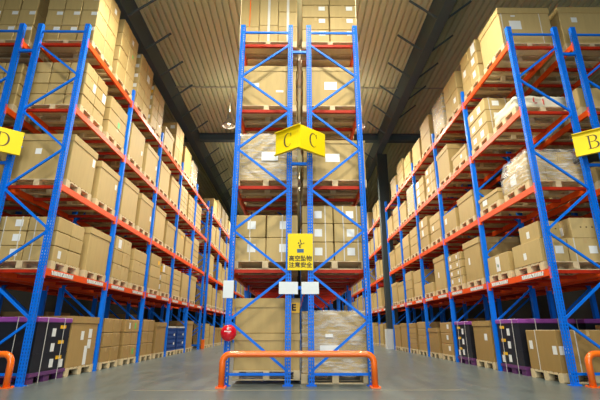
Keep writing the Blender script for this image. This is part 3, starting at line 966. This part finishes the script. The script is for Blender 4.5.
def arc(cx, cy, rx, ry, a0, a1, n=22):
    return [(cx+rx*math.cos(math.radians(a0+(a1-a0)*i/n)), cy+ry*math.sin(math.radians(a0+(a1-a0)*i/n))) for i in range(n+1)]
def serif_letter(ch):
    if ch == 'C':
        lp = [arc(0, 0, .34, .5, 38, 322) + arc(.05, 0, .27, .465, 318, 42)]
        lp.append([(.24, .47), (.285, .47), (.30, .18), (.265, .18)])
        return lp
    if ch == 'D':
        out = [(-.36, -.48), (.0, -.48)] + arc(.0, 0, .38, .48, -88, 88) + [(.0, .48), (-.36, .48), (-.36, .455), (-.27, .44), (-.27, -.44), (-.36, -.455)]
        inn = [(-.17, -.44)] + arc(-.02, 0, .29, .44, -88, 88) + [(-.17, .44)]
        return [out, inn]
    out = [(-.34, -.48), (.02, -.48)] + arc(.02, -.225, .30, .255, -86, 84) + arc(.0, .25, .26, .23, -80, 88) + [(.0, .48), (-.34, .48), (-.34, .455), (-.25, .44), (-.25, -.44), (-.34, -.455)]
    return [out, [(-.16, -.44)] + arc(.01, -.22, .205, .22, -86, 86) + [(-.16, 0)], [(-.16, .03)] + arc(-.01, .24, .175, .20, -86, 86) + [(-.16, .44)]]

def aisle_sign(cx, ch, label):
    """two yellow boards folded to a V whose ridge points at the viewer"""
    z0, hgt, half, out = 3.66, .43, .43, .36
    s = put('aisle_sign', None, None, (cx, D-.058, z0))
    ang = math.atan2(out, half); L_ = math.hypot(half, out)
    for sg in (-1, 1):
        bm = bmesh.new(); add_box(bm, 0, L_, -.004, .004, 0, hgt)
        add_box(bm, 0, L_, .004, .05, 0, .012); add_box(bm, 0, L_, .004, .05, hgt-.012, hgt)
        b = put('sign_board', mesh('sign_board', bm, M['yellow']), s, (0, -out, 0))
        b.rotation_euler.z = ang if sg > 0 else math.pi-ang
        fy = -.0065 if sg > 0 else .0065
        me = cached(('letter', ch), lambda: outline_mesh('letter', [[(x*.26, y*.26) for x, y in lp] for lp in serif_letter(ch)], M['ink']))
        l = put('letter', me, b, (L_*.5, fy, hgt*.52), (math.pi/2, 0, 0 if sg > 0 else math.pi))
    bm = bmesh.new(); add_box(bm, -half+.02, half-.02, -.0, .052, .16, .19); add_box(bm, -half+.02, half-.02, -.0, .052, hgt-.08, hgt-.05)
    put('mounting_bracket', mesh('mounting_bracket', bm, M['blue']), s)
    tag(s, label, 'sign', 'yellow aisle letter signs')
aisle_sign(0.005, 'C', 'folded yellow sign with black letter C on the centre racks')
aisle_sign(-5.27, 'D', 'folded yellow sign with black letter D on the left racks')
aisle_sign(5.26, 'B', 'folded yellow sign with black letter B on the right racks')

# warning board
ws = put('warning_sign', None, None, (.005, D-.02, 1.70))
bm = bmesh.new(); add_box(bm, -.205, .205, -.006, .012, 0, .60); bevel(bm, .004)
put('sign_board', mesh('warning_board', bm, M['yellow']), ws)
for body, zz in (('高空坠物', .185), ('注意安全', .080)):
    me = text_mesh('sign_text', body, .094, M['ink'], .0015, .002)
    put('lettering', me, ws, (0, -.008, zz), (math.pi/2, 0, 0))
bm = bmesh.new(); add_box(bm, -.055, .055, -.009, -.006, .285, .345); put('blue_emblem', mesh('blue_emblem', bm, plain('sign_blue', (.02, .10, .22), .5)), ws)
bm = bmesh.new()
for (x, zz, w, h, a) in ((-.01, .405, .035, .022, .5), (.02, .43, .03, .02, -.4), (-.03, .44, .026, .02, .9), (.0, .475, .016, .05, .2), (.055, .44, .02, .016, .3), (-.005, .375, .03, .018, 0)):
    c, s_ = math.cos(a), math.sin(a)
    add_bar(bm, (x-c*w/2, -.008, zz-s_*w/2), (x+c*w/2, -.008, zz+s_*w/2), h, .003)
put('pictogram', mesh('pictogram', bm, M['black']), ws)
tag(ws, 'yellow warning sign with falling object pictogram and two lines of characters', 'sign')

# paper notices
def notice(x, z, w, h, lab, tilt=0):
    bm = bmesh.new(); add_box(bm, -w/2, w/2, -.004, .004, 0, h)
    o = put('paper_notice', mesh('paper_notice', bm, M['white']), None, (x, D-.008, z), (0, tilt, 0))
    tag(o, lab, 'notice', 'white paper notices on the centre racks')
notice(-1.13, 1.27, .165, .27, 'upright white notice on the outer left post above the red bell')
notice(-.185, 1.33, .30, .19, 'wide white notice just left below the yellow warning sign', .01)
notice(.16, 1.33, .275, .19, 'wide white notice just right below the yellow warning sign', -.01)

# alarm bell
ab = put('alarm_bell', None, None, (-1.085, D-.0, .75))
bm = bmesh.new(); add_lathe(bm, [(.09, -.001), (.09, -.03), (.06, -.045)], 28, 'Y'); put('base_plate', mesh('bell_base', bm, M['bell']), ab)
bm = bmesh.new(); add_lathe(bm, [(.118, -.045), (.122, -.06), (.118, -.085), (.098, -.115), (.064, -.136), (.026, -.146), (.004, -.148)], 36, 'Y')
put('gong', mesh('gong', bm, M['bell']), ab)
bm = bmesh.new()
for k in range(5): add_box(bm, -.05+k*.021, -.034+k*.021, -.151, -.139, .015, .030)
add_box(bm, -.006, .006, -.150, -.130, .045, .09); add_box(bm, -.014, .014, -.149, -.130, .052, .072)
put('white_print', mesh('white_print', bm, M['label']), ab)
tag(ab, 'round red alarm bell on the outer left post of the centre racks', 'alarm bell')

# orange guard rails
def guard(x0, x1, y, lab, zt=.455):
    g = put('guard_rail', None, None, ((x0+x1)/2, y, 0)); w = (x1-x0)/2; r = .12
    pts = [(-w, 0, .01)] + [(-w, 0, zt-r)] + [(-w+r-r*math.cos(a), 0, zt-r+r*math.sin(a)) for a in [math.pi/2*i/8 for i in range(1, 9)]]
    pts += [(w-r+r*math.sin(a), 0, zt-r+r*math.cos(a)) for a in [math.pi/2*i/8 for i in range(0, 9)]] + [(w, 0, .01)]
    bm = bmesh.new(); add_tube(bm, pts, .046, 18); put('tube', mesh('guard_tube', bm, M['orange']), g)
    for sx in (-w, w):
        bm = bmesh.new(); add_box(bm, sx-.07, sx+.07, -.08, .08, 0, .012)
        for bx in (-.055, .055):
            for by in (-.06, .06): add_box(bm, sx+bx-.012, sx+bx+.012, by-.012, by+.012, .012, .026)
        put('foot_plate', mesh('foot_plate', bm, M['orange']), g)
    tag(g, lab, 'guard rail', 'orange tube guard rails')
guard(-1.135, 1.08, D-.17, 'orange tube guard rail in front of the centre racks')
guard(-6.5, -4.20, D-.17, 'orange tube guard rail at the foot of the left racks')
guard(4.24, 6.5, D-.17, 'orange tube guard rail at the foot of the right racks')
# low orange corner guard at the start of the second left block
bm = bmesh.new(); add_box(bm, -.07, .07, -.05, .05, 0, .38); bevel(bm, .01)
o = put('corner_guard', mesh('corner_guard', bm, M['orange']), None, (-4.12, Y2-.07, 0)); tag(o, 'small orange post guard at the foot of the second left rack block', 'post guard')

# worn line on the floor in front of the guard
bm = bmesh.new(); add_box(bm, -2.3, 2.3, D-.42, D-.395, 0, .002)
o = put('trim_5', mesh('floor_joint', bm, plain('tan_line', (.30, .24, .14), .6, noise=.3, nscale=6))); struct(o, 'thin tan joint line across the floor before the guard rail', 'floor line')

# ------------------------------------------------------------------ high-bay lamps
def lamp_meshes():
    bm = bmesh.new(); add_tube(bm, [(0, 0, .42), (0, 0, 1.62)], .012, 8); cord = mesh('lamp_cord', bm, M['cord'])
    bm = bmesh.new(); add_lathe(bm, [(.03, .44), (.07, .42), (.085, .36), (.085, .22), (.11, .20), (.11, .17), (.06, .15)], 20); hous = mesh('lamp_housing', bm, M['lampmetal'])
    bm = bmesh.new(); n = 28
    prof = [(.07, .16), (.12, .13), (.19, .06), (.24, -.06), (.26, -.10), (.25, -.10), (.23, -.06), (.18, .05), (.11, .12), (.06, .15)]
    rings = [[bm.verts.new((r*math.cos(2*math.pi*k/n), r*math.sin(2*math.pi*k/n), z)) for k in range(n)] for r, z in prof]
    for a, b in zip(rings, rings[1:]):
        for k in range(n): bm.faces.new((a[k], a[(k+1) % n], b[(k+1) % n], b[k])).smooth = True
    refl = mesh('lamp_shade', bm, M['lampmetal'])
    bm = bmesh.new(); add_lathe(bm, [(.01, .14), (.045, .12), (.06, .06), (.055, 0), (.02, -.04)], 16)
    m, t, N, L, b = nt('lamp_glow'); b.inputs['Emission Color'].default_value = (1, .82, .5, 1); b.inputs['Emission Strength'].default_value = 6
    bulb = mesh('lamp_bulb', bm, m)
    return cord, hous, refl, bulb
LM = lamp_meshes()
def lamp(x, y, power, i, side):
    l = put('high_bay_lamp', None, None, (x, y, 8.22))
    for nm, me in zip(('cord', 'housing', 'lamp_shade', 'bulb'), LM): put(nm, me, l)
    tag(l, 'bell-shaped metal lamp hanging on a cord, %s one above the %s' % (ORD[i], side if 'rack' in side else side + ' aisle'), 'lamp', 'hanging high bay lamps')
    d = bpy.data.lights.new('lamp_light', 'SPOT'); d.energy = power; d.color = (1.0, .96, .80); d.shadow_soft_size = .28; d.spot_size = math.radians(172); d.spot_blend = .65
    o = bpy.data.objects.new('lamp_light', d); COL.objects.link(o); o.parent = l; o.location = (0, 0, -.13)
    d = bpy.data.lights.new('roof_fill_light', 'SPOT'); d.energy = power*.04; d.color = (1.0, .96, .80); d.shadow_soft_size = .12; d.spot_size = math.radians(160); d.spot_blend = .4  # added spot to brighten the roof; the modelled shade passes no light
    o = bpy.data.objects.new('roof_fill_light', d); COL.objects.link(o); o.parent = l; o.location = (0, 0, .50); o.rotation_euler = (math.pi, 0, 0)
LP = 850
for i, y in enumerate((-2.5, 2.6, 6.8, 13.8, 19.0, 24.5, 30.0)):  # fourth lamp is in view; the others are unseen, added to brighten box faces
    lamp(-2.62, y, LP, i, 'left')
for i, y in enumerate((-2.5, 2.6, 6.8, 13.8, 19.0, 24.5, 30.0)):  # unseen row, added to brighten the box faces
    lamp(2.30, y, LP, i, 'right')
for i, y in enumerate((-1.2, 4.2, 9.6, 15.0, 21.0)):  # added row, hidden by the top loads, lights the upper box faces
    lamp(.10, y, LP*1.1, i, 'centre rack')

# added area light at the unseen wall opening, brightens the rack fronts
d = bpy.data.lights.new('front_fill', 'AREA'); d.shape = 'RECTANGLE'; d.size = 8.2; d.size_y = 5.0; d.energy = 850; d.color = (.90, .95, 1.0)
o = bpy.data.objects.new('front_fill', d); COL.objects.link(o); o.location = (0, -9.25, 2.6); o.rotation_euler = (math.radians(-90), 0, math.pi)
w = bpy.data.worlds.new('World'); SC.world = w; w.use_nodes = True
w.node_tree.nodes['Background'].inputs['Color'].default_value = (.80, .90, 1, 1); w.node_tree.nodes['Background'].inputs['Strength'].default_value = 1.0

# ------------------------------------------------------------------ camera
cam = bpy.data.cameras.new('Camera'); cam.sensor_width = 36; cam.lens = 406/600*36; cam.clip_end = 200
co = bpy.data.objects.new('Camera', cam); COL.objects.link(co)
co.location = (-.064, 0, .798); co.rotation_euler = (math.radians(90+17.7), 0, math.radians(-.55))
SC.camera = co
SC.view_settings.view_transform = 'Standard'; SC.view_settings.look = 'None'; SC.view_settings.gamma = 1.0
SC.view_settings.use_curve_mapping = False
SC.view_settings.exposure = -0.2
